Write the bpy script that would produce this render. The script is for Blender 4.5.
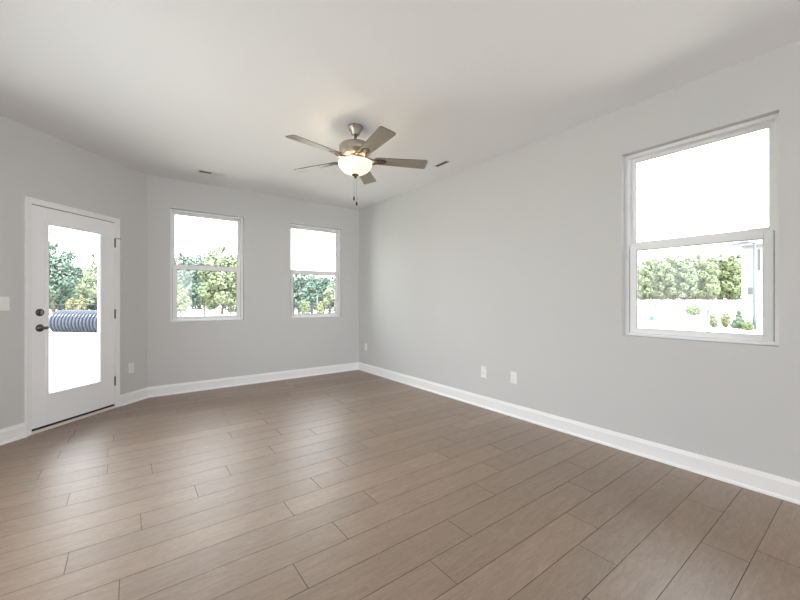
import bpy, bmesh, math, random
from mathutils import Vector, Matrix
PI = math.pi
scene = bpy.context.scene
COL = scene.collection
for o in list(bpy.data.objects):
    bpy.data.objects.remove(o)

# ------------------------------------------------------------------ camera
CAM = Vector((-3.188, -5.448, 1.2075)); YAW = math.radians(36.75); FPX = 364.5; HY = 299.16
cd = bpy.data.cameras.new('camera'); cam = bpy.data.objects.new('camera', cd); COL.objects.link(cam)
cam.location = CAM; cam.rotation_euler = (PI / 2, 0, -YAW)
cd.sensor_width = 36.0; cd.sensor_fit = 'HORIZONTAL'; cd.lens = 36.0 * FPX / 800
cd.shift_y = -(300 - HY) / 800; cd.clip_end = 600
scene.camera = cam
def at(u, depth, z=0.0):
    """place in the world seen in column u at a given depth"""
    s = (u - 400) / FPX * depth
    return Vector((CAM.x + depth * math.sin(YAW) + s * math.cos(YAW), CAM.y + depth * math.cos(YAW) - s * math.sin(YAW), z))
def height(v, depth):
    return CAM.z + (HY - v) * depth / FPX

# ------------------------------------------------------------------ world, sun, exposure
w = bpy.data.worlds.new('World'); scene.world = w; w.use_nodes = True
nt = w.node_tree; nt.nodes.clear()
wo = nt.nodes.new('ShaderNodeOutputWorld'); bg = nt.nodes.new('ShaderNodeBackground')
tc = nt.nodes.new('ShaderNodeTexCoord'); sep = nt.nodes.new('ShaderNodeSeparateXYZ'); cr = nt.nodes.new('ShaderNodeValToRGB')
nt.links.new(tc.outputs['Generated'], sep.inputs[0]); nt.links.new(sep.outputs['Z'], cr.inputs[0])
cr.color_ramp.elements[0].position = 0.0; cr.color_ramp.elements[0].color = (0.975, 0.988, 1.0, 1)
cr.color_ramp.elements[1].position = 0.9; cr.color_ramp.elements[1].color = (0.82, 0.92, 1.0, 1)
nt.links.new(cr.outputs[0], bg.inputs[0]); nt.links.new(bg.outputs[0], wo.inputs[0])
bg.inputs[1].default_value = 3.4
SUN_DIR = Vector((-0.10, -0.56, 0.82)).normalized()          # towards the sun: high, behind the camera
sd = bpy.data.lights.new('sun', 'SUN'); sd.energy = 6.0; sd.angle = math.radians(2.0); sd.color = (1.0, 0.95, 0.86)
sun = bpy.data.objects.new('sun', sd); COL.objects.link(sun); sun.rotation_euler = SUN_DIR.to_track_quat('Z', 'Y').to_euler()
sun.location = SUN_DIR * 60
def area(name, loc, rot, sx, sy, watts, color=(1, 1, 1)):
    l = bpy.data.lights.new(name, 'AREA'); l.shape = 'RECTANGLE'; l.size = sx; l.size_y = sy; l.energy = watts; l.color = color
    o = bpy.data.objects.new(name, l); COL.objects.link(o); o.location = loc; o.rotation_euler = rot; return o
COOL = (0.925, 0.955, 1.0)
area('left_fill', (-4.25, -2.75, 1.25), (0, -PI / 2, 0), 2.2, 2.0, 3, COOL)           # fill light added just inside the unseen left opening
area('rear_fill', (-2.6, -12.8, 1.35), (PI / 2, 0, 0), 3.4, 2.2, 132, COOL)             # fill light added far behind the camera, before the solid rear wall
area('upward_fill', (-2.6, -7.4, 0.4), (PI, 0, 0), 2.4, 2.0, 9, COOL)              # upward fill added behind the camera to brighten the ceiling
lb = area('left_ceiling_fill', (-4.05, -3.7, 0.2), (0, 0, 0), 0.7, 2.6, 3, COOL)               # unseen fill added low on the left, aimed at the far ceiling
lb.rotation_euler = Vector((1.3, 1.5, 2.3)).to_track_quat('-Z', 'Y').to_euler()
vs = scene.view_settings
vs.view_transform = 'Standard'; vs.look = 'None'; vs.gamma = 1.0; vs.use_curve_mapping = False
vs.exposure = 1.0
scene.display_settings.display_device = 'sRGB'
cy = scene.cycles
cy.max_bounces = 14; cy.diffuse_bounces = 8; cy.glossy_bounces = 4; cy.transparent_max_bounces = 16
cy.caustics_reflective = False; cy.caustics_refractive = False
try:
    cy.use_denoising = True
except Exception:
    pass

# ------------------------------------------------------------------ materials
def mat(name, color, rough=0.5, metal=0.0, **kw):
    m = bpy.data.materials.new(name); m.use_nodes = True
    b = m.node_tree.nodes['Principled BSDF']
    b.inputs['Base Color'].default_value = (*color, 1); b.inputs['Roughness'].default_value = rough
    b.inputs['Metallic'].default_value = metal
    for k, v in kw.items():
        b.inputs[k].default_value = v
    return m
def bump_noise(m, scale, strength, dist=0.002, detail=3):
    t = m.node_tree; b = t.nodes['Principled BSDF']
    c = t.nodes.new('ShaderNodeTexCoord'); n = t.nodes.new('ShaderNodeTexNoise'); u = t.nodes.new('ShaderNodeBump')
    n.inputs['Scale'].default_value = scale; n.inputs['Detail'].default_value = detail
    u.inputs['Strength'].default_value = strength; u.inputs['Distance'].default_value = dist
    t.links.new(c.outputs['Object'], n.inputs['Vector']); t.links.new(n.outputs[0], u.inputs['Height']); t.links.new(u.outputs[0], b.inputs['Normal'])
    return m
def mottled(name, c1, c2, scale, rough=0.8, detail=3, stretch=None, lo=0.35, hi=0.65, **kw):
    m = mat(name, c1, rough, **kw); t = m.node_tree; b = t.nodes['Principled BSDF']
    c = t.nodes.new('ShaderNodeTexCoord'); n = t.nodes.new('ShaderNodeTexNoise'); r = t.nodes.new('ShaderNodeValToRGB')
    n.inputs['Scale'].default_value = scale; n.inputs['Detail'].default_value = detail
    src = c.outputs['Object']
    if stretch:
        mp = t.nodes.new('ShaderNodeMapping'); mp.inputs['Scale'].default_value = stretch
        t.links.new(src, mp.inputs[0]); src = mp.outputs[0]
    t.links.new(src, n.inputs['Vector']); t.links.new(n.outputs[0], r.inputs[0]); t.links.new(r.outputs[0], b.inputs['Base Color'])
    r.color_ramp.elements[0].position = lo; r.color_ramp.elements[0].color = (*c1, 1)
    r.color_ramp.elements[1].position = hi; r.color_ramp.elements[1].color = (*c2, 1)
    return m
M = {}
M['wall'] = bump_noise(mat('wall_paint', (0.61, 0.61, 0.605), 0.75), 180, 0.05)
M['ceiling'] = bump_noise(mat('ceiling_paint', (0.85, 0.855, 0.87), 0.9), 140, 0.06)
M['trim'] = mat('trim_paint', (0.88, 0.88, 0.88), 0.35)
M['vinyl'] = mat('window_vinyl', (0.84, 0.845, 0.85), 0.4)
M['door'] = mat('door_paint', (0.90, 0.90, 0.91), 0.4)
M['plate'] = mat('white_plastic', (0.85, 0.85, 0.84), 0.35)
M['plate_dark'] = mat('slot_dark', (0.05, 0.05, 0.05), 0.6)
M['nickel'] = bump_noise(mat('brushed_nickel', (0.42, 0.38, 0.34), 0.33, 1.0), 60, 0.03)
M['bronze'] = mat('bracket_bronze', (0.20, 0.15, 0.12), 0.35, 1.0)
M['satin'] = mat('satin_nickel_dark', (0.11, 0.10, 0.09), 0.35, 1.0)
M['hinge'] = mat('hinge_metal', (0.16, 0.155, 0.15), 0.4, 1.0)
M['seal_gap'] = mat('sweep_rubber_and_gap', (0.012, 0.012, 0.012), 0.7)
M['sill'] = mat('threshold_metal', (0.78, 0.74, 0.68), 0.35)
M['gasket'] = mat('gasket_grey', (0.42, 0.43, 0.43), 0.6)
M['vent'] = mat('vent_white', (0.78, 0.775, 0.76), 0.45)
M['duct'] = mat('duct_dark', (0.03, 0.03, 0.03), 0.8)
M['fob'] = mat('fob_dark_wood', (0.035, 0.028, 0.022), 0.4)
M['blade'] = mottled('blade_grey_oak', (0.26, 0.225, 0.18), (0.34, 0.30, 0.245), 6, 0.30, 4, (1.2, 14, 4))
M['blade_edge'] = mat('blade_edge', (0.09, 0.07, 0.055), 0.5)

def glass_mat():
    m = bpy.data.materials.new('window_glass'); m.use_nodes = True; t = m.node_tree; t.nodes.clear()
    o = t.nodes.new('ShaderNodeOutputMaterial'); mx = t.nodes.new('ShaderNodeMixShader'); tr = t.nodes.new('ShaderNodeBsdfTransparent')
    gl = t.nodes.new('ShaderNodeBsdfGlossy'); fr = t.nodes.new('ShaderNodeFresnel')
    fr.inputs['IOR'].default_value = 1.3; gl.inputs['Roughness'].default_value = 0.0
    tr.inputs[0].default_value = (0.975, 0.985, 0.985, 1)
    t.links.new(fr.outputs[0], mx.inputs[0]); t.links.new(tr.outputs[0], mx.inputs[1]); t.links.new(gl.outputs[0], mx.inputs[2]); t.links.new(mx.outputs[0], o.inputs[0])
    return m
M['glass'] = glass_mat()

def wood_floor():
    m = mat('oak_plank', (0.3, 0.22, 0.17), 0.36, **{'Specular IOR Level': 0.75, 'Coat Weight': 0.35, 'Coat Roughness': 0.38}); t = m.node_tree; b = t.nodes['Principled BSDF']; L = t.links
    c = t.nodes.new('ShaderNodeTexCoord'); at_ = t.nodes.new('ShaderNodeAttribute'); at_.attribute_name = 'plank'
    sp = t.nodes.new('ShaderNodeSeparateColor'); L.new(at_.outputs['Color'], sp.inputs[0])
    off = t.nodes.new('ShaderNodeVectorMath'); off.operation = 'SCALE'; L.new(at_.outputs['Color'], off.inputs[0]); off.inputs['Scale'].default_value = 37.0
    add = t.nodes.new('ShaderNodeVectorMath'); add.operation = 'ADD'; L.new(c.outputs['Object'], add.inputs[0]); L.new(off.outputs[0], add.inputs[1])
    mp = t.nodes.new('ShaderNodeMapping'); mp.inputs['Scale'].default_value = (1.5, 8.0, 1.0); L.new(add.outputs[0], mp.inputs[0])
    n1 = t.nodes.new('ShaderNodeTexNoise'); n1.inputs['Scale'].default_value = 3.2; n1.inputs['Detail'].default_value = 5; n1.inputs['Distortion'].default_value = 1.6
    L.new(mp.outputs[0], n1.inputs['Vector'])
    wv = t.nodes.new('ShaderNodeMath'); wv.operation = 'MULTIPLY'; L.new(n1.outputs[0], wv.inputs[0]); wv.inputs[1].default_value = 58.0
    sn = t.nodes.new('ShaderNodeMath'); sn.operation = 'SINE'; L.new(wv.outputs[0], sn.inputs[0])
    mp2 = t.nodes.new('ShaderNodeMapping'); mp2.inputs['Scale'].default_value = (4.0, 110.0, 1.0); L.new(add.outputs[0], mp2.inputs[0])
    n2 = t.nodes.new('ShaderNodeTexNoise'); n2.inputs['Scale'].default_value = 2.0; n2.inputs['Detail'].default_value = 4; L.new(mp2.outputs[0], n2.inputs['Vector'])
    r1 = t.nodes.new('ShaderNodeValToRGB'); L.new(n1.outputs[0], r1.inputs[0])
    r1.color_ramp.elements[0].position = 0.3; r1.color_ramp.elements[0].color = (0.250, 0.170, 0.117, 1)
    r1.color_ramp.elements[1].position = 0.7; r1.color_ramp.elements[1].color = (0.318, 0.223, 0.158, 1)
    m1 = t.nodes.new('ShaderNodeMix'); m1.data_type = 'RGBA'; m1.blend_type = 'MULTIPLY'; m1.inputs[0].default_value = 1.0
    g = t.nodes.new('ShaderNodeMapRange'); L.new(n2.outputs[0], g.inputs[0]); g.inputs[1].default_value = 0.3; g.inputs[2].default_value = 0.7; g.inputs[3].default_value = 0.90; g.inputs[4].default_value = 1.08
    g2 = t.nodes.new('ShaderNodeMapRange'); L.new(sn.outputs[0], g2.inputs[0]); g2.inputs[1].default_value = -1; g2.inputs[2].default_value = 1; g2.inputs[3].default_value = 0.90; g2.inputs[4].default_value = 1.06
    g3 = t.nodes.new('ShaderNodeMapRange'); L.new(sp.outputs[0], g3.inputs[0]); g3.inputs[3].default_value = 0.90; g3.inputs[4].default_value = 1.10
    q = t.nodes.new('ShaderNodeMath'); q.operation = 'MULTIPLY'; L.new(g.outputs[0], q.inputs[0]); L.new(g2.outputs[0], q.inputs[1])
    q2 = t.nodes.new('ShaderNodeMath'); q2.operation = 'MULTIPLY'; L.new(q.outputs[0], q2.inputs[0]); L.new(g3.outputs[0], q2.inputs[1])
    L.new(r1.outputs[0], m1.inputs[6]); L.new(q2.outputs[0], m1.inputs[7]); L.new(m1.outputs[2], b.inputs['Base Color'])
    rr = t.nodes.new('ShaderNodeMapRange'); L.new(n2.outputs[0], rr.inputs[0]); rr.inputs[3].default_value = 0.36; rr.inputs[4].default_value = 0.50; L.new(rr.outputs[0], b.inputs['Roughness'])
    bp = t.nodes.new('ShaderNodeBump'); bp.inputs['Strength'].default_value = 0.12; bp.inputs['Distance'].default_value = 0.002; L.new(n2.outputs[0], bp.inputs['Height']); L.new(bp.outputs[0], b.inputs['Normal'])
    return m
M['oak'] = wood_floor()
M['groove'] = mat('plank_groove', (0.07, 0.048, 0.035), 0.8)

def bowl_mat():
    m = mottled('alabaster_glass', (0.88, 0.83, 0.73), (0.93, 0.89, 0.80), 14, 0.35, 3)
    t = m.node_tree; b = t.nodes['Principled BSDF']; r = [k for k in t.nodes if k.type == 'VALTORGB'][0]
    o = t.nodes['Material Output']; tl = t.nodes.new('ShaderNodeBsdfTranslucent'); mx = t.nodes.new('ShaderNodeMixShader')
    t.links.new(r.outputs[0], tl.inputs[0]); mx.inputs[0].default_value = 0.55
    t.links.new(r.outputs[0], b.inputs['Emission Color']); b.inputs['Emission Strength'].default_value = 0.16
    t.links.new(b.outputs[0], mx.inputs[1]); t.links.new(tl.outputs[0], mx.inputs[2]); t.links.new(mx.outputs[0], o.inputs[0])
    return m
M['bowl'] = bowl_mat()

# ------------------------------------------------------------------ mesh helpers
class MB:
    def __init__(s):
        s.bm = bmesh.new()
    def box(s, x0, x1, y0, y1, z0, z1, bev=0.0, mi=0):
        vv = [s.bm.verts.new((x, y, z)) for z in (z0, z1) for y in (y0, y1) for x in (x0, x1)]
        fs = [s.bm.faces.new([vv[i] for i in q]) for q in ((0, 2, 3, 1), (4, 5, 7, 6), (0, 1, 5, 4), (2, 6, 7, 3), (0, 4, 6, 2), (1, 3, 7, 5))]
        for f in fs: f.material_index = mi
        if bev > 0:
            es = list({e for f in fs for e in f.edges})
            bmesh.ops.bevel(s.bm, geom=es, offset=bev, segments=2, affect='EDGES', profile=0.5)
        return s
    def lathe(s, prof, n=32, cx=0, cy=0, axis='z', mi=0, cap=True):
        """prof: list of (radius, height)"""
        rings = []
        for r, h in prof:
            ring = []
            for k in range(n):
                a = 2 * PI * k / n
                p = (cx + r * math.cos(a), cy + r * math.sin(a), h)
                if axis == 'y': p = (cx + r * math.cos(a), h, cy + r * math.sin(a))
                if axis == 'x': p = (h, cx + r * math.cos(a), cy + r * math.sin(a))
                ring.append(s.bm.verts.new(p))
            rings.append(ring)
        for a, b in zip(rings, rings[1:]):
            for k in range(n):
                f = s.bm.faces.new((a[k], a[(k + 1) % n], b[(k + 1) % n], b[k])); f.smooth = True; f.material_index = mi
        if cap:
            for ring in (rings[0], rings[-1]):
                f = s.bm.faces.new(ring); f.material_index = mi
        return s
    def tube(s, pts, rads, n=8, mi=0):
        rings = []
        pts = [Vector(p) for p in pts]
        for i, p in enumerate(pts):
            d = (pts[min(i + 1, len(pts) - 1)] - pts[max(i - 1, 0)]).normalized()
            u = d.orthogonal().normalized() if i == 0 else (u - d * u.dot(d)).normalized()
            v = d.cross(u); r = rads[i] if isinstance(rads, (list, tuple)) else rads
            rings.append([s.bm.verts.new(p + (u * math.cos(2 * PI * k / n) + v * math.sin(2 * PI * k / n)) * r) for k in range(n)])
        for a, b in zip(rings, rings[1:]):
            for k in range(n):
                f = s.bm.faces.new((a[k], a[(k + 1) % n], b[(k + 1) % n], b[k])); f.smooth = True; f.material_index = mi
        s.bm.faces.new(rings[0]); s.bm.faces.new(rings[-1])
        return s
    def prism(s, poly, z0, z1, mi=0, fn=None):
        """extrude a 2-D outline; fn maps (x, y, z) to a point"""
        fn = fn or (lambda x, y, z: (x, y, z))
        a = [s.bm.verts.new(fn(x, y, z0)) for x, y in poly]; b = [s.bm.verts.new(fn(x, y, z1)) for x, y in poly]
        n = len(poly)
        for f in [s.bm.faces.new(a), s.bm.faces.new(b)] + [s.bm.faces.new((a[k], a[(k + 1) % n], b[(k + 1) % n], b[k])) for k in range(n)]:
            f.material_index = mi
        return s
    def quad(s, pts, mi=0):
        f = s.bm.faces.new([s.bm.verts.new(p) for p in pts]); f.material_index = mi; return s
    def build(s, name, mats, parent=None, recalc=True):
        if recalc: bmesh.ops.recalc_face_normals(s.bm, faces=s.bm.faces)
        me = bpy.data.meshes.new(name); s.bm.to_mesh(me); s.bm.free()
        for m in (mats if isinstance(mats, (list, tuple)) else [mats]): me.materials.append(m)
        o = bpy.data.objects.new(name, me); COL.objects.link(o)
        if parent: o.parent = parent
        return o
def empty(name, loc=(0, 0, 0), rz=0.0, parent=None):
    o = bpy.data.objects.new(name, None); COL.objects.link(o); o.location = loc; o.rotation_euler = (0, 0, rz); o.empty_display_size = 0.1
    if parent: o.parent = parent
    return o
def tag(o, label, cat, group=None, kind=None):
    o['label'] = label; o['category'] = cat
    if group: o['group'] = group
    if kind: o['kind'] = kind
    return o
def struct(o):
    o['kind'] = 'structure'; return o
def place(o, loc, rz=0.0):
    o.location = loc; o.rotation_euler = (0, 0, rz); return o
def copy_tree(o, parent=None):
    c = o.copy(); COL.objects.link(c)
    if parent: c.parent = parent
    for ch in [k for k in bpy.data.objects if k.parent is o]:
        copy_tree(ch, c)
    return c

# ------------------------------------------------------------------ room shell
H = 2.74; TH = 0.14; XL = -3.0; YB = -13.0; XW = -4.4
S2 = math.sqrt(2)
DL = (XL - XW) * S2                    # length of the angled wall
def wall_mesh(name, u0, u1, z0, z1, holes, parent=None):
    """wall slab in the x-z plane, inner face at y=0, outer at y=TH; holes = (u0,u1,z0,z1)"""
    us = sorted({u0, u1, *[h[0] for h in holes], *[h[1] for h in holes]}); zs = sorted({z0, z1, *[h[2] for h in holes], *[h[3] for h in holes]})
    b = MB(); bm = b.bm
    inside = lambda u, z: any(h[0] < u < h[1] and h[2] < z < h[3] for h in holes)
    V = {}
    def v(u, y, z):
        k = (round(u, 5), y, round(z, 5))
        if k not in V: V[k] = bm.verts.new((u, y, z))
        return V[k]
    solid = {}
    for i in range(len(us) - 1):
        for j in range(len(zs) - 1):
            solid[i, j] = not inside((us[i] + us[i + 1]) / 2, (zs[j] + zs[j + 1]) / 2)
    for (i, j), s in solid.items():
        if not s: continue
        a, c, e, g = us[i], us[i + 1], zs[j], zs[j + 1]
        bm.faces.new((v(a, 0, e), v(c, 0, e), v(c, 0, g), v(a, 0, g))); bm.faces.new((v(a, TH, g), v(c, TH, g), v(c, TH, e), v(a, TH, e)))
        for di, dj, p, q in ((-1, 0, (a, e), (a, g)), (1, 0, (c, e), (c, g)), (0, -1, (a, e), (c, e)), (0, 1, (a, g), (c, g))):
            if not solid.get((i + di, j + dj), False):
                bm.faces.new((v(p[0], 0, p[1]), v(q[0], 0, q[1]), v(q[0], TH, q[1]), v(p[0], TH, p[1])))
    return struct(b.build(name, M['wall'], parent))
WZ0, WZ1 = 0.915, 2.368
ZT = H + 0.01
wall_mesh('wall_back', XL, TH, -0.12, ZT, [(-2.757, -1.872, WZ0, WZ1), (-1.212, -0.330, WZ0, WZ1)])
place(wall_mesh('wall_right', 0.0, -YB + TH, -0.12, ZT, [(4.165, 5.050, WZ0, WZ1)]), (0, 0, 0), -PI / 2)
DR0, DR1 = 0.420, 1.256                # door opening, measured along the angled wall from its right end
place(wall_mesh('wall_angled', -DL, 0.058, -0.12, ZT, [(-DR1, -DR0, -0.0, 2.070)]), (XL, 0, 0), PI / 4)
# left wall, out of the frame: wide glazed opening placed to let light in; rear wall is solid
LW = -1.4 - YB
PO0, PO1 = 9.1, 11.4
place(wall_mesh('wall_left', 0.0, LW, -0.12, ZT, [(PO0, PO1, 0.0, 2.45)]), (XW, YB, 0), PI / 2)
place(wall_mesh('wall_rear', -TH, -XW + TH, -0.12, ZT, []), (0, YB, 0), PI)

b = MB(); b.box(XW - 0.2, 0.2, YB - 0.2, 0.2, H, H + 0.16)
struct(b.build('ceiling', M['ceiling']))

# floor: individual planks laid parallel to the back wall
rnd = random.Random(5)
b = MB(); bm = b.bm
lay = bm.loops.layers.color.new('plank')
def slab(x0, x1, y0, y1):
    z = 0.0; k = 0.0011
    c = (rnd.random(), rnd.random(), rnd.random(), 1)
    t = [(x0 + k, y0 + k, z), (x1 - k, y0 + k, z), (x1 - k, y1 - k, z), (x0 + k, y1 - k, z)]
    lo = [(x0 + .0003, y0 + .0003, -.003), (x1 - .0003, y0 + .0003, -.003), (x1 - .0003, y1 - .0003, -.003), (x0 + .0003, y1 - .0003, -.003)]
    tv = [bm.verts.new(p) for p in t]; lv = [bm.verts.new(p) for p in lo]
    f = bm.faces.new(tv)
    for l in f.loops: l[lay] = c
    for i in range(4):
        g = bm.faces.new((lv[i], lv[(i + 1) % 4], tv[(i + 1) % 4], tv[i])); g.material_index = 1
PW = 0.178; PL = 1.215
JO = [(-3.476, -2.498), (-3.413, -3.214), (-3.217, -3.55), (-3.131, -3.026), (-3.313, -1.76), (-3.615, -1.604), (-3.674, -1.979), (-3.052, -2.353),
      (-2.192, -3.204), (-2.445, -3.385), (-2.584, -3.908), (-2.299, -3.732), (-1.628, -2.847), (-2.621, -2.656), (-2.07, -4.269), (-1.786, -4.084),
      (-1.203, -4.465), (-1.412, -4.62), (-0.904, -4.989), (-0.485, -4.80)]
row = 0
ytop = -4.535 + PW * 26
while ytop > YB - 0.05:
    y1, y0 = ytop, ytop - PW
    xl = max(XW - 0.1, XL + min(0.0, y0) - 0.02) if y0 > -1.45 else XW - 0.1
    js = [x for x, y in JO if y0 < y < y1]
    j0 = js[0] if js else rnd.uniform(-4, -2.8)
    k0 = math.floor((xl - j0) / PL)
    x = j0 + k0 * PL
    while x < 0.10:
        a, c = max(x, xl), min(x + PL, 0.10)
        if c - a > 0.03: slab(a, c, y0, min(y1, 0.10))
        x += PL
    ytop -= PW
n_f = len(bm.faces)
b.box(XW - 0.1, 0.1, YB - 0.1, 0.1, -0.12, -0.003, mi=1)
floor_o = struct(b.build('floor', [M['oak'], M['groove']]))

# ------------------------------------------------------------------ baseboards (with quarter-round shoe)
BP = [(0, 0), (0.030, 0), (0.029, 0.008), (0.025, 0.015), (0.017, 0.0195), (0.0155, 0.020), (0.0155, 0.100), (0.012, 0.104), (0.0115, 0.110), (0.008, 0.118), (0.0065, 0.125), (0, 0.125)]
def baseboard(name, u0, u1, loc, rz):
    b = MB(); b.prism(BP, u0, u1, fn=lambda d, h, u: (u, -d, h + 0.0005))
    return struct(place(b.build(name, M['trim']), loc, rz))
baseboard('baseboard_back', XL, 0, (0, 0, 0), 0)
baseboard('baseboard_right', 0, -YB, (0, 0, 0), -PI / 2)
CR0, CR1 = 0.375, 1.296                # outer edges of the door casing
baseboard('baseboard_angled_right', -CR0, 0.0, (XL, 0, 0), PI / 4)
baseboard('baseboard_angled_left', -DL, -CR1, (XL, 0, 0), PI / 4)
baseboard('baseboard_rear', 0, -XW, (0, YB, 0), PI)

# ------------------------------------------------------------------ windows (single hung, vinyl)
def window(name, u0, u1, loc, rz, lat=0):
    root = empty(name, loc, rz); struct(root)
    b = MB(); y0, y1 = 0.056, 0.138; fw = 0.027
    u0 += 0.0; z0, z1 = WZ0, WZ1
    b.box(u0, u0 + fw, y0, y1, z0, z1, 0.003).box(u1 - fw, u1, y0, y1, z0, z1, 0.003)
    b.box(u0 + fw, u1 - fw, y0, y1, z1 - fw, z1, 0.003).box(u0 + fw, u1 - fw, y0, y1, z0, z0 + fw * 0.8, 0.003)
    # inner stop step behind the lower sash track
    b.box(u0 + fw, u0 + fw + 0.003, y0 + 0.046, y1, z0 + fw, z1 - fw).box(u1 - fw - 0.003, u1 - fw, y0 + 0.046, y1, z0 + fw, z1 - fw)
    b.box(u0 + fw + 0.01, u1 - fw - 0.01, y0 + 0.046, y1, z1 - fw - 0.004, z1 - fw)
    fr = b.build('window_frame', M['vinyl'], root)
    def sash(nm, za, zb, ya, yb, rw, top, bot, gap):
        b = MB(); a, c = u0 + fw + gap, u1 - fw - gap
        b.box(a, a + rw, ya, yb, za, zb, 0.003).box(c - rw, c, ya, yb, za, zb, 0.003)
        b.box(a + rw, c - rw, ya, yb, zb - top, zb, 0.003).box(a + rw, c - rw, ya, yb, za, za + bot, 0.003)
        s = b.build(nm, M['vinyl'], root)
        g = MB(); e = 0.004; ym = (ya + yb) / 2
        g.box(a + rw, a + rw + e, ya + 0.006, ym, za + bot, zb - top).box(c - rw - e, c - rw, ya + 0.006, ym, za + bot, zb - top)
        g.box(a + rw, c - rw, ya + 0.006, ym, zb - top - e, zb - top).box(a + rw, c - rw, ya + 0.006, ym, za + bot, za + bot + e)
        g.build('glazing_bead', M['gasket'], s)
        p = MB(); p.box(a + rw - 0.004, c - rw + 0.004, ym, ym + 0.004, za + bot - 0.004, zb - top + 0.004)
        p.build('glass_pane', M['glass'], s)
        return s
    zm = 1.617
    sash('upper_sash', zm - 0.020, z1 - fw - 0.004, y0 + 0.048, y0 + 0.076, 0.026, 0.024, 0.066, 0.003)
    sash('lower_sash', z0 + fw * 0.8 + 0.002, zm + 0.026, y0 + 0.010, y0 + 0.042, 0.046, 0.046, 0.036, 0.006)
    k = MB(); um = (u0 + u1) / 2
    for d in (-0.2, 0.2):
        k.box(um + d - 0.022, um + d + 0.022, y0 + 0.014, y0 + 0.036, zm + 0.026, zm + 0.033, 0.002)
    k.build('sash_lock', M['vinyl'], root)
    # track gasket: the thin dark slots either side of the lower sash
    t = MB(); t.box(u0 + fw, u0 + fw + 0.006, y0 + 0.02, y0 + 0.044, z0 + fw, zm).box(u1 - fw - 0.006, u1 - fw, y0 + 0.02, y0 + 0.044, z0 + fw, zm)
    t.build('sash_track', M['gasket'], root)
    return root
window('window_1', -2.757, -1.872, (0, 0, 0), 0)
window('window_2', -1.212, -0.330, (0, 0, 0), 0)
window('window_3', 4.165, 5.050, (0, 0, 0), -PI / 2)

# ------------------------------------------------------------------ the glazed door in the angled wall
dr = struct(empty('door_1', (XL, 0, 0), PI / 4))
L0, R0 = -1.243, -0.431                # slab edges (local x)
G0, G1, GZ0, GZ1 = -1.106, -0.591, 0.325, 1.904
b = MB(); ya, yb = 0.002, 0.046
b.box(L0, G0 - 0.0, ya, yb, 0.0435, 2.054, 0.002).box(G1, R0, ya, yb, 0.0435, 2.054, 0.002)
b.box(G0, G1, ya, yb, 0.0435, GZ0).box(G0, G1, ya, yb, GZ1, 2.054)
slab_o = b.build('door_slab', M['door'], dr)
b = MB()
for x0, x1, z0, z1 in ((G0 - 0.022, G0 + 0.006, GZ0 - 0.022, GZ1 + 0.022), (G1 - 0.006, G1 + 0.022, GZ0 - 0.022, GZ1 + 0.022)):
    b.box(x0, x1, ya - 0.009, ya + 0.012, z0, z1, 0.004)
for z0, z1 in ((GZ0 - 0.022, GZ0 + 0.006), (GZ1 - 0.006, GZ1 + 0.022)):
    b.box(G0 + 0.006, G1 - 0.006, ya - 0.009, ya + 0.012, z0, z1, 0.004)
b.build('lite_frame', M['door'], slab_o)
b = MB(); b.box(L0 - 0.0026, L0 - 0.0002, 0.008, 0.05, 0.03, 2.0588).box(R0 + 0.0002, R0 + 0.0005 + 0.0001, 0.008, 0.05, 0.03, 2.0588).box(L0, R0, 0.004, 0.05, 2.0545, 2.0588)
b.build('gap_shadow_strip', M['seal_gap'], dr)  # black strips set in the slab gaps to draw their shadow lines
b = MB(); b.box(G0 - 0.004, G1 + 0.004, 0.022, 0.027, GZ0 - 0.004, GZ1 + 0.004); b.build('glass_pane', M['glass'], slab_o)
b = MB(); b.box(L0 + 0.002, R0 - 0.002, 0.003, 0.044, 0.024, 0.0435); b.build('door_sweep', M['seal_gap'], slab_o)
b = MB(); b.box(-DR1, -DR0, -0.012, TH + 0.03, -0.001, 0.024, 0.004); b.build('threshold', M['sill'], dr)
b = MB(); jt = 0.0105
b.box(-DR1, -DR1 + jt, 0.0, TH, 0.026, 2.070).box(-DR0 - jt, -DR0, 0.0, TH, 0.026, 2.070).box(-DR1 + jt, -DR0 - jt, 0.0, TH, 2.0590, 2.070)
b.box(-DR1 + jt, -DR1 + jt + 0.012, 0.050, TH, 0.026, 2.058).box(-DR0 - jt - 0.012, -DR0 - jt, 0.050, TH, 0.026, 2.058).box(-DR1 + jt, -DR0 - jt, 0.050, TH, 2.046, 2.059)
b.build('door_jamb', M['trim'], dr)
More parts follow.
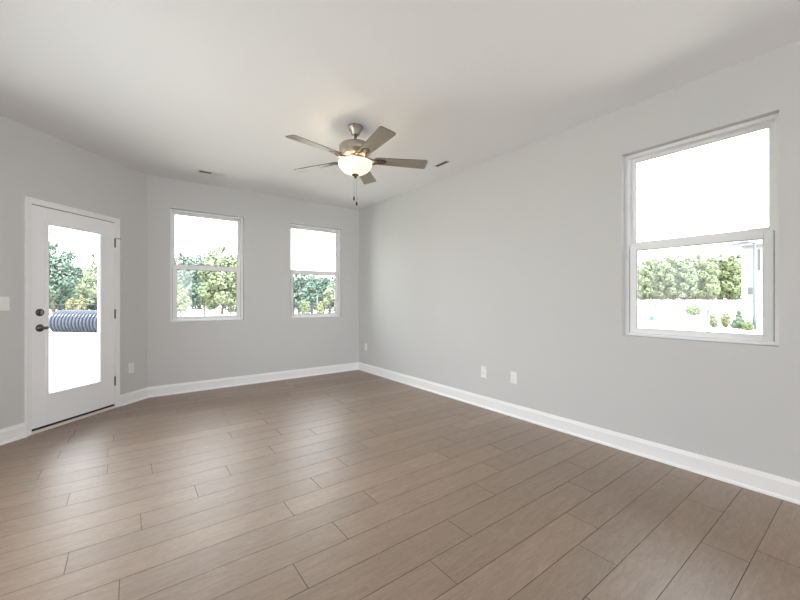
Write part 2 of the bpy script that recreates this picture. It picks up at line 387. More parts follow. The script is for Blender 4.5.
# casing: colonial profile swept around three sides
CP = [(0, 0), (0, 0.010), (0.006, 0.0125), (0.014, 0.011), (0.028, 0.013), (0.038, 0.0165), (0.045, 0.017), (0.050, 0.012), (0.050, 0)]
b = MB(); ci0, ci1, cz = -1.2455, -0.4265, 2.060
loops = []
for (d, t) in CP:
    loops.append([(ci0 - d, -t, 0.0), (ci0 - d, -t, cz + d), (ci1 + d, -t, cz + d), (ci1 + d, -t, 0.0)])
VV = [[b.bm.verts.new(p) for p in lp] for lp in loops]
for i in range(len(VV)):
    a, c = VV[i], VV[(i + 1) % len(VV)]
    for k in range(3): b.bm.faces.new((a[k], a[k + 1], c[k + 1], c[k]))
b.bm.faces.new([v[0] for v in VV]); b.bm.faces.new([v[3] for v in VV])
b.build('door_casing', M['trim'], dr)
for z in (1.832, 1.042, 0.297):
    b = MB(); b.lathe([(0.0065, z - 0.05), (0.0065, z + 0.05)], 12, R0 + 0.006, -0.004)
    b.lathe([(0.0045, z + 0.05), (0.006, z + 0.053), (0.003, z + 0.058)], 12, R0 + 0.006, -0.004)
    b.box(R0 - 0.004, R0 + 0.012, -0.001, 0.010, z - 0.05, z + 0.05)
    if z > 1.5: b.tube([(R0 + 0.006, -0.006, z + 0.052), (R0 + 0.030, -0.022, z + 0.050), (R0 + 0.052, -0.024, z + 0.050)], 0.004)
    b.build('hinge', M['hinge'], dr)
LX = L0 + 0.070
b = MB(); b.lathe([(0.010, ya), (0.0335, ya), (0.0335, ya - 0.006), (0.030, ya - 0.012), (0.020, ya - 0.014)], 28, LX, 1.086, 'y')
db = b.build('deadbolt', M['satin'], dr)
b = MB(); b.box(LX - 0.006, LX + 0.006, ya - 0.032, ya - 0.012, 1.086 - 0.018, 1.086 + 0.018, 0.004); b.build('thumb_turn', M['nickel'], db)
b = MB(); b.lathe([(0.010, ya), (0.034, ya), (0.034, ya - 0.006), (0.029, ya - 0.013), (0.014, ya - 0.016), (0.012, ya - 0.045)], 28, LX, 0.945, 'y')
lv = b.build('lever_rosette', M['satin'], dr)
b = MB(); b.tube([(LX - 0.012, ya - 0.048, 0.945), (LX + 0.02, ya - 0.052, 0.946), (LX + 0.026, ya - 0.050, 0.945), (LX + 0.036, ya - 0.047, 0.943)], [0.013, 0.0135, 0.011, 0.008], 10)
b.build('lever_handle', M['satin'], lv)
b = MB(); b.box(L0 - 0.001, L0 + 0.002, 0.010, 0.036, 0.915, 0.975); b.build('latch_plate', M['satin'], dr)

# unseen sliding patio door, added in the left wall to let light in
pd = struct(empty('door_2', (XW, YB, 0), PI / 2))
b = MB(); b.box(PO0, PO0 + 0.05, 0.02, 0.13, 0, 2.45).box(PO1 - 0.05, PO1, 0.02, 0.13, 0, 2.45).box(PO0 + .05, PO1 - .05, 0.02, 0.13, 2.40, 2.45).box(PO0 + .05, PO1 - .05, 0.02, 0.13, 0, 0.03)
b.build('door_frame', M['vinyl'], pd)
npn = 2; pw = (PO1 - PO0 - 0.1) / npn
for k in range(npn):
    a = PO0 + 0.05 + k * pw; c = a + pw
    b = MB(); b.box(a, a + 0.06, 0.05, 0.09, 0.03, 2.40).box(c - 0.06, c, 0.05, 0.09, 0.03, 2.40).box(a + 0.06, c - 0.06, 0.05, 0.09, 2.34, 2.40).box(a + 0.06, c - 0.06, 0.05, 0.09, 0.03, 0.11)
    p = b.build('sliding_panel', M['vinyl'], pd)
    b = MB(); b.box(a + 0.058, c - 0.058, 0.068, 0.073, 0.108, 2.342); b.build('glass_pane', M['glass'], p)

# ------------------------------------------------------------------ ceiling fan
FX, FY = CAM.x + 3.245 * math.sin(YAW) - 0.397 * math.cos(YAW), CAM.y + 3.245 * math.cos(YAW) + 0.397 * math.sin(YAW)
fan = tag(empty('ceiling_fan', (FX, FY, H)), 'brushed nickel ceiling fan with five grey wood blades and a lit bowl light', 'ceiling fan')
def fz(z): return z - H
b = MB(); b.lathe([(0.067, 0.0), (0.067, -0.012), (0.064, -0.017), (0.058, -0.020), (0.055, -0.034), (0.046, -0.046), (0.040, -0.060), (0.036, -0.068), (0.034, -0.074), (0.018, -0.078)], 36)
b.build('canopy', M['nickel'], fan)
b = MB(); b.lathe([(0.0125, -0.07), (0.0125, -0.15)], 20); b.lathe([(0.020, -0.120), (0.020, -0.128), (0.028, -0.138)], 28)
b.build('downrod', M['nickel'], fan)
b = MB(); b.lathe([(0.030, -0.143), (0.080, -0.148), (0.118, -0.157), (0.136, -0.167), (0.143, -0.178), (0.143, -0.214), (0.140, -0.224), (0.128, -0.234), (0.118, -0.246), (0.112, -0.262), (0.085, -0.268), (0.08, -0.270)], 48)
motor = b.build('motor_housing', M['nickel'], fan)
b = MB(); b.lathe([(0.078, -0.266), (0.078, -0.282), (0.066, -0.287), (0.055, -0.290), (0.055, -0.306), (0.064, -0.311), (0.080, -0.313), (0.080, -0.318), (0.05, -0.320)], 36)
b.build('switch_housing', M['nickel'], fan)
ZB = 2.447 - H
def blade_outline(r0=0.170, r1=0.653, w0=0.052, w1=0.069):
    pts = [(r0, -w0 * 0.75), (r0 + 0.025, -w0)]
    pts += [(r1 - 0.035, -w1)]
    for k in range(7):
        a = -PI / 2 + (PI / 2) * k / 6; pts.append((r1 - 0.022 + 0.022 * math.cos(a), -w1 + 0.022 + 0.022 * math.sin(a)))
    return pts + [(x, -y) for x, y in reversed(pts)]
pitch = math.radians(-12)
for k in range(5):
    a = math.radians(190.04) - k * 2 * PI / 5
    b = MB()
    R = Matrix.Rotation(a, 4, 'Z') @ Matrix.Translation((0, 0, ZB)) @ Matrix.Rotation(pitch, 4, 'X')
    b.prism(blade_outline(), 0.0, 0.0055)
    for f in b.bm.faces: f.material_index = 1 if abs(f.calc_center_median().z - 0.00275) < 0.0005 and len(f.verts) == 4 else 0
    bl = b.build('fan_blade', [M['blade'], M['blade_edge']], fan); bl.matrix_basis = R
    # blade iron: two curved arms from the hub to a plate under the blade root
    b = MB()
    plate = [(0.195, -0.030), (0.215, -0.038), (0.250, -0.034), (0.275, -0.014), (0.285, 0.0), (0.275, 0.014), (0.250, 0.034), (0.215, 0.038), (0.195, 0.030)]
    b.prism(plate, -0.0045, -0.0005)
    for sgn in (-1, 1):
        b.tube([(0.082, sgn * 0.018, 0.008), (0.110, sgn * 0.036, 0.000), (0.140, sgn * 0.040, -0.010), (0.175, sgn * 0.028, -0.010), (0.205, sgn * 0.022, -0.003)], 0.0075, 8)
    for x, y in ((0.215, 0.02), (0.215, -0.02), (0.262, 0.0)):
        b.lathe([(0.0045, -0.0075), (0.006, -0.0045)], 10, x, y)
    b.build('blade_bracket', M['bronze'], bl)
RB = 0.150
b = MB()
prof = [(0.146, -0.316), (RB, -0.318), (RB, -0.321)]
for k in range(1, 13):
    t = (PI / 2) * k / 12; prof.append((max(0.010, RB * math.cos(t) ** 0.8), -0.318 - 0.106 * math.sin(t) ** 1.15))
inner = [(max(0.008, r - 0.005), h + 0.004) for r, h in reversed(prof[:-1])]
b.lathe(prof + inner, 48, cap=False)
b.build('light_bowl', M['bowl'], fan)
b = MB(); b.lathe([(0.004, -0.318), (0.004, -0.420)], 10); b.lathe([(0.030, -0.4225), (0.032, -0.428), (0.026, -0.434), (0.015, -0.440), (0.012, -0.446), (0.012, -0.451), (0.008, -0.457), (0.002, -0.460)], 28)
b.build('finial', M['satin'], fan)
for (dx, dy, ztop, zend) in ((-0.012, 0.004, 2.283, 2.118), (0.009, -0.006, 2.283, 2.074)):
    # both chains hang from the finial under the bowl
    b = MB(); n = int((ztop - zend) / 0.009)
    b.tube([(dx * 0.5, dy * 0.5, fz(ztop)), (dx, dy, fz(ztop - 0.02)), (dx, dy, fz(zend))], 0.0011, 6)
    for i in range(n):
        z = fz(ztop - 0.02 - i * 0.009)
        if z > fz(zend): b.lathe([(0.0005, z - 0.0022), (0.0021, z), (0.0005, z + 0.0022)], 6, dx, dy)
    ch = b.build('pull_chain', M['nickel'], fan)
    b = MB(); z = fz(zend)
    b.lathe([(0.003, z + 0.004), (0.007, z - 0.004), (0.0085, z - 0.016), (0.0075, z - 0.028), (0.003, z - 0.034)], 14, dx, dy)
    b.build('chain_fob', M['fob'], ch)
for k in range(2):
    ld = bpy.data.lights.new('fan_bulb', 'POINT'); ld.energy = 1.2; ld.color = (1.0, 0.80, 0.55); ld.shadow_soft_size = 0.025
    lo = bpy.data.objects.new('fan_bulb', ld); COL.objects.link(lo); lo.parent = fan; lo.location = (0.092 * (1 if k else -1), 0.02, -0.330)

# ------------------------------------------------------------------ ceiling registers
def register(loc, rz, label, deg, deg2, L=0.30, W=0.125, n=14):
    root = tag(empty('ceiling_vent', loc, rz), label, 'air vent', 'ceiling air registers')
    b = MB(); o = 0.022
    for x0, x1, y0, y1 in ((-L / 2, L / 2, -W / 2, -W / 2 + o), (-L / 2, L / 2, W / 2 - o, W / 2), (-L / 2, -L / 2 + o, -W / 2 + o, W / 2 - o), (L / 2 - o, L / 2, -W / 2 + o, W / 2 - o)):
        b.box(x0, x1, y0, y1, -0.007, -0.0003, 0.002)
    b.build('vent_frame', M['vent'], root)
    b = MB(); b.box(-L / 2 + o, L / 2 - o, -W / 2 + o, W / 2 - o, -0.0012, -0.0003); b.build('duct_opening', M['duct'], root)
    b = MB()
    for i in range(n):
        x = -L / 2 + o + (i + 0.5) * (L - 2 * o) / n
        s = math.radians(deg if i < n // 2 else deg2)
        b.prism([(-0.0085, -0.0006), (0.0085, -0.0006), (0.0085, 0.0006), (-0.0085, 0.0006)], -W / 2 + o, W / 2 - o, fn=lambda p, q, y: (x + p * math.cos(s) - q * math.sin(s), y, -0.0075 + p * math.sin(s) + q * math.cos(s)))
    b.build('louver_blades', M['vent'], root)
    return root
register((-2.375, -0.527, H), 0.0, 'white ceiling vent near the two back windows', 72, -22)
register((-0.345, -2.43, H), PI / 2, 'white ceiling vent with dark slots beside the right wall past the fan', 27, 27, 0.235, 0.092, 10)

# ------------------------------------------------------------------ wall plates
def wall_frame(which, u, z):
    if which == 'right': return (0 - 0.0, -u, z), -PI / 2
    if which == 'angled': return (XL - u / S2, -u / S2, z), PI / 4
    return (-u, 0, z), 0
def plate(name, which, u, z, wd, ht, label, cat, kind):
    loc, rz = wall_frame(which, u, z)
    root = tag(empty(name, loc, rz), label, cat, 'white wall plates')
    b = MB(); b.box(-wd / 2, wd / 2, -0.0065, -0.0003, -ht / 2, ht / 2, 0.0025); cv = b.build('cover_plate', M['plate'], root)
    if kind == 'duplex':
        for s in (-1, 1):
            b = MB(); zc = s * 0.0195
            b.prism([(0.017 * math.cos(t) if abs(math.cos(t)) < 0.98 else 0.017 * math.copysign(1, math.cos(t)), zc + max(-0.0135, min(0.0135, 0.0175 * math.sin(t)))) for t in [2 * PI * k / 24 for k in range(24)]], -0.0085, -0.006, fn=lambda x, z, y: (x, y, z))
            rc = b.build('receptacle', M['plate'], root)
            b = MB(); b.box(-0.0075, -0.0055, -0.0089, -0.008, zc - 0.001, zc + 0.007).box(0.0055, 0.0075, -0.0089, -0.008, zc - 0.001, zc + 0.006)
            b.lathe([(0.0025, -0.0089), (0.0025, -0.008)], 10, 0, zc - 0.007, 'y'); b.build('slots', M['plate_dark'], rc)
        b = MB(); b.lathe([(0.003, -0.0078), (0.003, -0.006)], 10, 0, 0, 'y'); b.build('screw', M['plate'], root)
    elif kind == 'jack':
        b = MB(); b.box(-0.0165, 0.0165, -0.009, -0.006, -0.0335, 0.0335, 0.0015); j = b.build('jack_insert', M['plate'], root)
        b = MB(); b.box(-0.006, 0.006, -0.0094, -0.0085, -0.016, -0.005); b.build('jack_port', M['gasket'], j)
    elif kind == 'switch':
        for x in (-0.023, 0.023):
            b = MB(); b.box(x - 0.005, x + 0.005, -0.0085, -0.006, -0.012, 0.012, 0.001)
            b.prism([(-0.006, -0.004), (-0.018, 0.004), (-0.018, 0.010), (-0.006, 0.006)], x - 0.0035, x + 0.0035, fn=lambda y, z, x_: (x_, y, z))
            b.build('toggle', M['plate'], root)
        for x in (-0.023, 0.023):
            for z in (-0.03, 0.03):
                b = MB(); b.lathe([(0.003, -0.0075), (0.003, -0.006)], 8, x, z, 'y'); b.build('screw', M['plate'], root)
    return root
plate('wall_jack', 'right', 2.747, 0.394, 0.075, 0.122, 'white data jack plate low on the right wall, left of the duplex outlet', 'wall plate', 'jack')
plate('wall_outlet', 'right', 3.142, 0.400, 0.075, 0.122, 'white duplex outlet low on the right wall, right of the jack plate', 'outlet', 'duplex')
plate('wall_outlet', 'right', 0.229, 0.408, 0.072, 0.118, 'white outlet low on the right wall beside the far corner', 'outlet', 'duplex')
plate('wall_outlet', 'angled', 0.224, 0.404, 0.072, 0.118, 'white outlet low on the wall just right of the glass door', 'outlet', 'duplex')
plate('light_switch', 'angled', 1.462, 1.170, 0.116, 0.118, 'white double light switch plate left of the glass door', 'light switch', 'switch')

# ------------------------------------------------------------------ outdoors: ground
def ss(t):
    t = max(0.0, min(1.0, t)); return t * t * (3 - 2 * t)
def gz(x, y):
    return -0.30 + 1.35 * ss((x - 18) / 50)
M['lawn'] = mottled('lawn_grass', (0.41, 0.395, 0.33), (0.50, 0.485, 0.41), 0.35, 0.95, 6)
M['concrete'] = mottled('concrete', (0.40, 0.39, 0.37), (0.46, 0.45, 0.43), 1.5, 0.9)
b = MB(); N = 60
gx = [-130 + 260 * i / N for i in range(N + 1)]; gy = [-60 + 200 * i / N for i in range(N + 1)]
gx = sorted(set(gx + [18, 20, 22, 24, 28, 32, 36, 40])); V = [[b.bm.verts.new((x, y, gz(x, y))) for y in gy] for x in gx]
for i in range(len(gx) - 1):
    for j in range(len(gy) - 1):
        b.bm.faces.new((V[i][j], V[i + 1][j], V[i + 1][j + 1], V[i][j + 1]))
struct(b.build('lawn', M['lawn']))
b = MB(); b.box(8.6, 14.5, -40, 60, -0.34, -0.285)
struct(b.build('sidewalk', M['concrete']))
M['patio'] = mottled('bounce_slab_concrete', (0.55, 0.53, 0.50), (0.62, 0.60, 0.57), 1.2, 0.9)
b = MB(); b.box(-9.0, XW - TH - 0.01, -6.5, -0.9, -0.34, -0.06, 0.01)  # pale slab added outside the unseen door to bounce light onto the ceiling
struct(b.build('bounce_slab', M['patio']))

# ------------------------------------------------------------------ outdoors: trees and shrubs
def leafm(name, c1, c2):
    k = 0.44
    c1 = tuple(v * k for v in c1); c2 = tuple(v * k for v in c2)
    m = mottled(name, c1, c2, 1.6, 0.6, 4)
    b = m.node_tree.nodes['Principled BSDF']; b.inputs['Specular IOR Level'].default_value = 0.3
    return m
LEAF = {
    'blue': leafm('leaf_blue_green', (0.16, 0.27, 0.22), (0.30, 0.40, 0.31)),
    'dark': leafm('leaf_dark_green', (0.11, 0.19, 0.17), (0.20, 0.30, 0.24)),
    'lime': leafm('leaf_yellow_green', (0.34, 0.43, 0.23), (0.47, 0.54, 0.34)),
    'pale': leafm('leaf_pale_green', (0.38, 0.48, 0.29), (0.52, 0.60, 0.40)),
    'mid': leafm('leaf_mid_green', (0.36, 0.46, 0.21), (0.50, 0.58, 0.33)),
    'straw': leafm('leaf_straw', (0.52, 0.52, 0.26), (0.64, 0.62, 0.40)),
    'spruce': leafm('leaf_spruce', (0.24, 0.36, 0.24), (0.40, 0.52, 0.34)),
}
M['bark'] = mottled('bark', (0.13, 0.10, 0.08), (0.22, 0.18, 0.15), 5, 0.9)
def leaves(b, blobs, n, size, rg):
    tot = sum(r[3] * r[3] for r in blobs)
    for (cx, cy, cz, r, sq) in blobs:
        for _ in range(max(8, int(n * r * r / tot))):
            while True:
                p = Vector((rg.uniform(-1, 1), rg.uniform(-1, 1), rg.uniform(-1, 1)))
                if 0.05 < p.length < 1: break
            p = p.normalized() * (p.length ** 0.45)
            c = Vector((cx + p.x * r, cy + p.y * r, cz + p.z * r * sq))
            nrm = (p + Vector((rg.gauss(0, .6), rg.gauss(0, .6), rg.gauss(0.3, .6)))).normalized()
            u = nrm.orthogonal().normalized(); v = nrm.cross(u); a = rg.uniform(0, 2 * PI)
            u, v = u * math.cos(a) + v * math.sin(a), v * math.cos(a) - u * math.sin(a)
            s = size * rg.uniform(0.6, 1.25)
            b.quad([c - u * s, c - v * s * .55, c + u * s, c + v * s * .55])
def tree(name, label, cat, loc, h, r, leaf, n=1600, size=0.22, clear=0.18, shape='round', group=None, seed=1, loose=0.0):
    """one tree or shrub: a trunk with limbs and one crown; h height, r crown radius"""
    rg = random.Random(seed)
    root = tag(empty(name, loc, 0), label, cat, group)
    n = int(n * 3.0); size *= 0.9
    if shape == 'round' and clear <= 0.05: shape = 'full'
    blobs = []
    z0 = h * clear
    nb = 16
    for i in range(nb):
        t = (i + 0.5) / nb
        if shape == 'full': rr = r * (1.0 if t < 0.6 else math.sqrt(max(0.15, 1 - ((t - 0.6) / 0.42) ** 2)))
        elif shape == 'cone': rr = r * (1 - t) ** 0.8 * 0.9
        elif shape == 'tall': rr = r * (0.35 + 0.65 * math.sin(PI * min(1, t * 0.8 + 0.15)))
        else: rr = r * math.sqrt(max(0.08, 1 - (2 * t - 0.85) ** 2 / 1.5))
        a = i * 2.4 + rg.uniform(-.4, .4); br = max(r * 0.22, rr * rg.uniform(0.42, 0.62)) * (1 - loose * 0.35)
        d = max(0, rr - br * 0.8)
        z = z0 + br * 0.7 + t * (h - z0 - br * 1.5)
        blobs.append((d * math.cos(a), d * math.sin(a), z, br, rg.uniform(0.75, 1.0)))
    b = MB(); leaves(b, blobs, n, size, rg)
    cr_ = b.build('crown', LEAF[leaf], root, recalc=False)
    b = MB(); tr = max(0.025, h * 0.014)
    b.tube([(0, 0, -0.12), (rg.uniform(-.03, .03) * h, 0, h * 0.3), (0, rg.uniform(-.03, .03) * h, h * 0.78)], [tr * 1.3, tr, tr * 0.3], 7)
    for k in range(6):
        q = blobs[2 * k + 2]; z = max(0.1 * h, q[2] - h * 0.18)
        b.tube([(0, 0, z), (q[0] * .6, q[1] * .6, q[2] - 0.05 * h), (q[0], q[1], q[2])], [tr * .5, tr * .3, tr * .15], 5)
    b.build('trunk', M['bark'], root)
    return root
def spot(u, depth):
    p = at(u, depth); return (p.x, p.y, gz(p.x, p.y))
def ttop(v, u, depth):
    return height(v, depth) - spot(u, depth)[2]
TB = [  # name, label, category, column, depth, top row, crown radius, leaf, leaves, leaf size, clear, shape, looseness
    ('tree', 'tall loose blue-green tree at the left side of the door glass', 'tree', 54, 38, 240, 2.3, 'blue', 1700, 0.20, 0.10, 'round', .35),
    ('tree', 'airy pale green tree at the right side of the door glass', 'tree', 101, 34, 249, 1.5, 'pale', 620, 0.17, 0.22, 'tall', .6),
    ('tree', 'small hazy pale tree seen in the middle of the door glass', 'tree', 80, 46, 266, 1.7, 'pale', 700, 0.18, 0.12, 'round', .4),
    ('bush', 'broad dark blue-green bush in the middle of the door glass, behind the fence', 'bush', 72, 57, 287, 2.3, 'dark', 1100, 0.20, 0.02, 'round', 0),
    ('bush', 'dark bush at the right side of the door glass, behind the fence', 'bush', 93, 49.5, 295, 1.9, 'dark', 900, 0.18, 0.02, 'round', 0),
    ('bush', 'low dark bush at the left side of the door glass under the tall tree', 'bush', 52, 46, 292, 2.0, 'dark', 800, 0.18, 0.02, 'round', 0),
    ('shrub', 'pale yellow shrub showing left above the ribbed culvert pipe', 'shrub', 72, 33.6, 297, 0.44, 'straw', 500, 0.09, 0.04, 'round', 0),
    ('shrub', 'pale yellow spiky shrub showing right above the ribbed culvert pipe', 'shrub', 81.5, 33.6, 296, 0.36, 'straw', 420, 0.09, 0.04, 'tall', .2),
    ('tree', 'full yellow-green tree filling the right half of the left back window', 'tree', 222, 37, 245, 2.0, 'lime', 2200, 0.19, 0.03, 'round', .1),
    ('tree', 'dark blue-green tree at the left of the left back window', 'tree', 183, 46, 250, 3.2, 'blue', 1900, 0.22, 0.05, 'round', 0),
    ('tree', 'dark tree in the middle of the left back window', 'tree', 200, 57, 252, 2.9, 'dark', 1700, 0.22, 0.04, 'round', 0),
    ('tree', 'mid green tree behind the yellow-green one at the right edge of the left back window', 'tree', 241, 47, 256, 2.2, 'blue', 1500, 0.22, 0.05, 'round', 0),
    ('tree', 'small young yellow-green tree low at the left of the left back window', 'tree', 180, 31.5, 284, 0.85, 'lime', 750, 0.11, 0.10, 'tall', .1),
    ('tree', 'blue-green tree at the left of the far back window', 'tree', 293, 48, 273, 2.0, 'dark', 1200, 0.20, 0.04, 'round', 0),
    ('tree', 'blue-green tree nearest the fence left of the middle of the far back window', 'tree', 304, 42, 271, 1.5, 'blue', 1000, 0.20, 0.03, 'round', .1),
    ('tree', 'dark blue-green tree in the middle of the far back window', 'tree', 314, 54, 272, 2.1, 'dark', 1300, 0.20, 0.03, 'round', 0),
    ('tree', 'blue-green tree right of the middle of the far back window', 'tree', 325, 46, 277, 1.8, 'blue', 1200, 0.20, 0.03, 'round', 0),
    ('tree', 'pale hazy tree at the right edge of the far back window', 'tree', 335, 41, 283, 1.3, 'pale', 800, 0.18, 0.08, 'round', .2),
    ('shrub', 'yellow-green shrub by the fence at the left of the far back window', 'shrub', 304.5, 31.6, 299, 0.42, 'lime', 450, 0.08, 0.04, 'round', 0),
    ('shrub', 'small pale shrub by the fence in the middle of the far back window', 'shrub', 320.5, 31.6, 301, 0.30, 'straw', 350, 0.07, 0.04, 'tall', 0),
]
for i, (nm, lb, ct, u, dp, top, r, lf, n, sz, cl, sh, lo) in enumerate(TB):
    tree(nm, lb, ct, spot(u, dp), ttop(top, u, dp), r, lf, n, sz, cl, sh, None, 11 + i, lo)
# the woods far behind everything: nobody could count these crowns
rg = random.Random(77); b = MB(); blobs = []
a = -38.0
while a < 100:
    t = math.radians(a); R = rg.uniform(117, 124); x, y = CAM.x + R * math.sin(t), CAM.y + R * math.cos(t)
    for k in range(3):
        blobs.append((x + rg.uniform(-2, 2), y + rg.uniform(-2, 2), gz(x, y) + 0.8 + k * 2.3 + rg.uniform(-.5, .9), rg.uniform(1.7, 2.8), 0.85))
    a += 1.5
leaves(b, blobs, 42000, 0.50, rg)
tag(b.build('woodland', LEAF['dark'], recalc=False), 'dark distant woodland behind the separate trees', 'woodland', kind='stuff')
# the treeline across the field, right window
words = ['leftmost', 'second from the left', 'third from the left', 'fourth from the left', 'fifth from the left', 'sixth from the left', 'seventh from the left', 'eighth from the left', 'ninth from the left', 'rightmost']
TL = [(641, 65, 261, 'lime'), (652, 73, 257, 'mid'), (663, 66, 256, 'lime'), (674, 73, 254, 'mid'), (685, 66, 257, 'pale'), (696, 73, 254, 'lime'), (707, 66, 256, 'mid'), (718, 73, 253, 'lime'), (728, 66, 255, 'mid'), (736, 72, 254, 'mid')]
for i, (u, dp, top, lf) in enumerate(TL):
    tree('tree', words[i] + ' of ten trees in a far row through the right window', 'tree', spot(u, dp), ttop(top, u, dp), 1.8, lf, 1700, 0.26, 0.0, 'full', 'far row of trees across the field', 101 + i, 0)
for i, (u, dp, top, r, lf, n, sz, sh, lb) in enumerate([
    (739, 18, 310, 0.36, 'spruce', 1400, 0.045, 'cone', 'dark green cone-shaped shrub left of the street lamp outside the right window'),
    (726, 19, 312, 0.22, 'straw', 500, 0.045, 'tall', 'thin pale yellow shrub left of the dark cone-shaped shrub'),
    (712.5, 19, 312, 0.26, 'lime', 520, 0.045, 'round', 'yellow-green shrub right of the white post box'),
    (748, 17.4, 321, 0.2, 'mid', 500, 0.04, 'round', 'low green shrub between the cone-shaped shrub and the lamp post'),
    (694, 28, 304, 0.52, 'pale', 600, 0.07, 'round', 'round yellow-green bush out in the field left of the white post box')]):
    tree('shrub', lb, 'shrub', spot(u, dp), ttop(top, u, dp), r, lf, n, sz, 0.02, sh, None, 201 + i, 0)

# ------------------------------------------------------------------ outdoors: fence, culvert, posts
M['fence'] = mat('fence_black', (0.016, 0.02, 0.022), 0.6)
M['fence_grey'] = mat('fence_weathered_wood', (0.030, 0.036, 0.036), 0.8)
def fence(label, us, depth, hgt, pr, m, rails):
    c = spot(us[len(us) // 2], depth); root = tag(empty('fence', c), label, 'fence')
    for u in us:
        p = spot(u, depth); b = MB(); x, y = p[0] - c[0], p[1] - c[1]
        b.box(x - pr, x + pr, y - pr, y + pr, p[2] - c[2] - 0.2, hgt, pr * 0.3); b.prism([(x - pr * 1.2, y - pr * 1.2), (x + pr * 1.2, y - pr * 1.2), (x + pr * 1.2, y + pr * 1.2), (x - pr * 1.2, y + pr * 1.2)], hgt, hgt + 0.03)
        b.build('post', m, root)
    a, e = spot(us[0], depth), spot(us[-1], depth)
    for z in rails:
        b = MB(); b.tube([(a[0] - c[0], a[1] - c[1], z), (e[0] - c[0], e[1] - c[1], z)], 0.028, 6); b.build('rail', m, root)
    return root
fence('black rail fence along the lawn behind the culvert pipe, in the door glass', [30, 44, 58, 72, 86.5, 101, 115], 30, 1.10, 0.035, M['fence'], (1.05, 0.30))
fence('black rail fence across the bottom of the left back window', [152, 178, 204.5, 231, 257], 33, 1.05, 0.04, M['fence'], (1.0, 0.62))
fence('dark thick-post fence across the bottom of the far back window', [287, 293, 299, 311.8, 323, 329.7, 336, 342], 33, 1.02, 0.085, M['fence_grey'], (0.98,))
b = MB(); p = spot(317.3, 32); b.lathe([(0.06, -0.2), (0.06, 1.75), (0.03, 1.80)], 12)
tag(place(b.build('marker_post', mat('post_pale', (0.11, 0.13, 0.13), 0.6)), p), 'pale slim post taller than the fence in the far back window', 'post')

M['culvert'] = mat('culvert_plastic', (0.034, 0.042, 0.064), 0.2)
def culvert():
    b = MB(); n = 40; r0 = 0.58; ln = 4.6; pt = 0.19; zc = 0.44
    steps = int(ln / pt * 10)
    prof = []
    for i in range(steps + 1):
        x = ln * i / steps; ph = (x / pt) % 1.0
        wv = 0.5 - 0.5 * math.cos(2 * PI * ph); wv = ss(wv)
        prof.append((r0 - 0.15 + 0.15 * wv, x))
    prof += [(r - 0.03, x) for r, x in reversed(prof)]
    b.lathe(prof + [prof[0]], n, 0, zc, 'x', cap=False)
    p = spot(60.5, 17.2)
    o = b.build('culvert_pipe', M['culvert'])
    return tag(place(o, (p[0], p[1], gz(*p[:2]) - 0.02), -YAW + math.radians(-10)), 'grey ribbed plastic culvert pipe lying on the lawn beyond the glass door', 'pipe')
culvert()

# ------------------------------------------------------------------ outdoors: right side
M['post_white'] = mat('post_white', (0.145, 0.145, 0.15), 0.6)
M['white_wall'] = mottled('pale_siding', (0.25, 0.25, 0.252), (0.265, 0.265, 0.267), 2, 0.7)
M['roof'] = mat('roof_grey', (0.12, 0.12, 0.125), 0.8)
M['house_glass'] = mat('house_window_glass', (0.075, 0.08, 0.085), 0.6)
M['lamp_metal'] = mat('lamp_grey_metal', (0.07, 0.083, 0.094), 0.45)
p = at(741.5, 42); hx, hy = p.x, p.y; g = gz(hx, hy)
hs = tag(empty('house', (hx, hy, g)), 'white two-storey house right of the far row of trees', 'house')
b = MB(); hh = 6.6
b.box(0, 10, -12, 0, -0.3, hh); b.prism([(0, hh), (10, hh), (5, hh + 2.4)], -12, 0, fn=lambda x, z, y: (x, y, z)); b.build('house_wall', M['white_wall'], hs)
b = MB(); 
for s in (-1, 1):
    b.prism([(5 + s * 5.4, hh - 0.2), (5, hh + 2.4), (5, hh + 2.58), (5 + s * 5.4, hh - 0.02)], -12.3, 0.3, fn=lambda x, z, y: (x, y, z))
b.build('roof', M['roof'], hs)
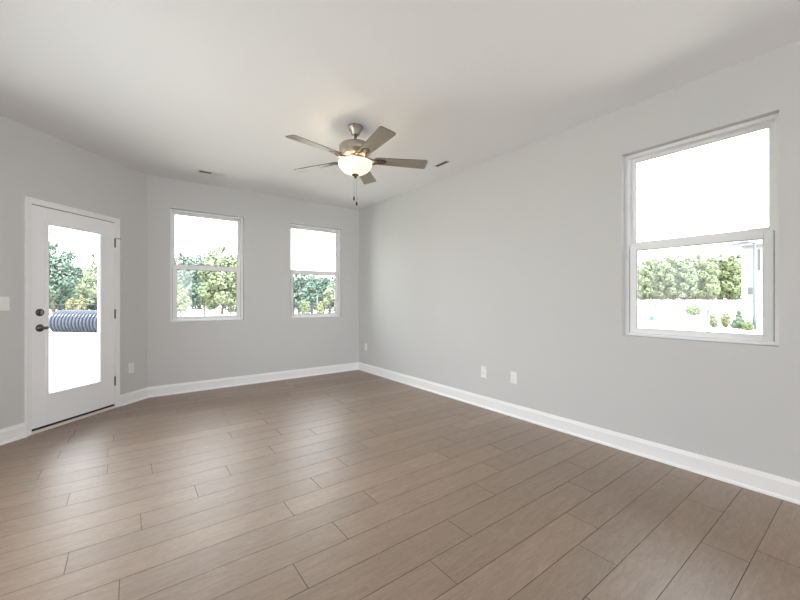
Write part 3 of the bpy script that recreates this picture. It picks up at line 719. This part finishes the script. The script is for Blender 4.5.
def hwin(y, z, wd, ht):
    b = MB(); b.box(-0.04, 0.0, y - wd / 2, y + wd / 2, z - ht / 2, z + ht / 2); f = b.build('house_window', M['white_wall'], hs)
    b = MB(); b.box(-0.05, -0.04, y - wd / 2 + .07, y + wd / 2 - .07, z - ht / 2 + .07, z + ht / 2 - .07); b.build('pane', M['house_glass'], f)
hwin(-0.75, height(291, 42) - g, 0.55, 0.95)
hwin(-1.45, height(261, 42) - g, 0.36, 2.5)
p = spot(754.5, 18)
lp = tag(empty('street_lamp', p, 0), 'grey street lamp with a flat head in front of the white house', 'street lamp')
b = MB(); hz = height(243, 18) - p[2]
b.lathe([(0.085, -0.2), (0.085, 0.5), (0.060, 0.55), (0.050, hz)], 16); b.build('pole', M['lamp_metal'], lp)
b = MB(); b.tube([(0, 0, hz - 0.05), (-0.02, 0.12, hz + 0.03), (-0.04, 0.3, hz + 0.02)], 0.03, 8); b.build('arm', M['lamp_metal'], lp)
b = MB(); b.prism([(0.20, hz + 0.00), (0.95, hz - 0.05), (0.97, hz - 0.02), (0.80, hz + 0.04), (0.20, hz + 0.10)], -0.20, 0.12, fn=lambda y, z, x: (x, y, z)); b.build('lamp_head', M['lamp_metal'], lp)
# white post box and the blue marker
p = spot(708, 17); pb = tag(empty('post_box', p, 0), 'white post with a small white box on top out in the grass', 'post box')
b = MB(); b.box(-0.05, 0.05, -0.05, 0.05, -0.2, 0.98, 0.006); b.build('post', M['post_white'], pb)
b = MB(); b.box(-0.13, 0.13, -0.17, 0.17, 0.95, 1.28, 0.02); b.build('box', M['post_white'], pb)
p = spot(655.5, 27); pb = tag(empty('post_box', p, 0), 'white post with a small white box at the left side of the right window', 'post box')
b = MB(); b.box(-0.05, 0.05, -0.05, 0.05, -0.2, 0.95, 0.006); b.build('post', M['post_white'], pb)
b = MB(); b.box(-0.14, 0.14, -0.20, 0.20, 0.92, 1.22, 0.02); b.build('box', M['post_white'], pb)
p = spot(652.3, 24.5); b = MB(); b.box(-0.16, 0.16, -0.11, 0.11, -0.05, 0.28, 0.03); b.box(-0.17, 0.17, -0.12, 0.12, 0.26, 0.30, 0.01)
tag(place(b.build('utility_box', mat('utility_blue', (0.055, 0.115, 0.15), 0.5)), p), 'small pale blue utility box on the grass outside the right window', 'utility box')
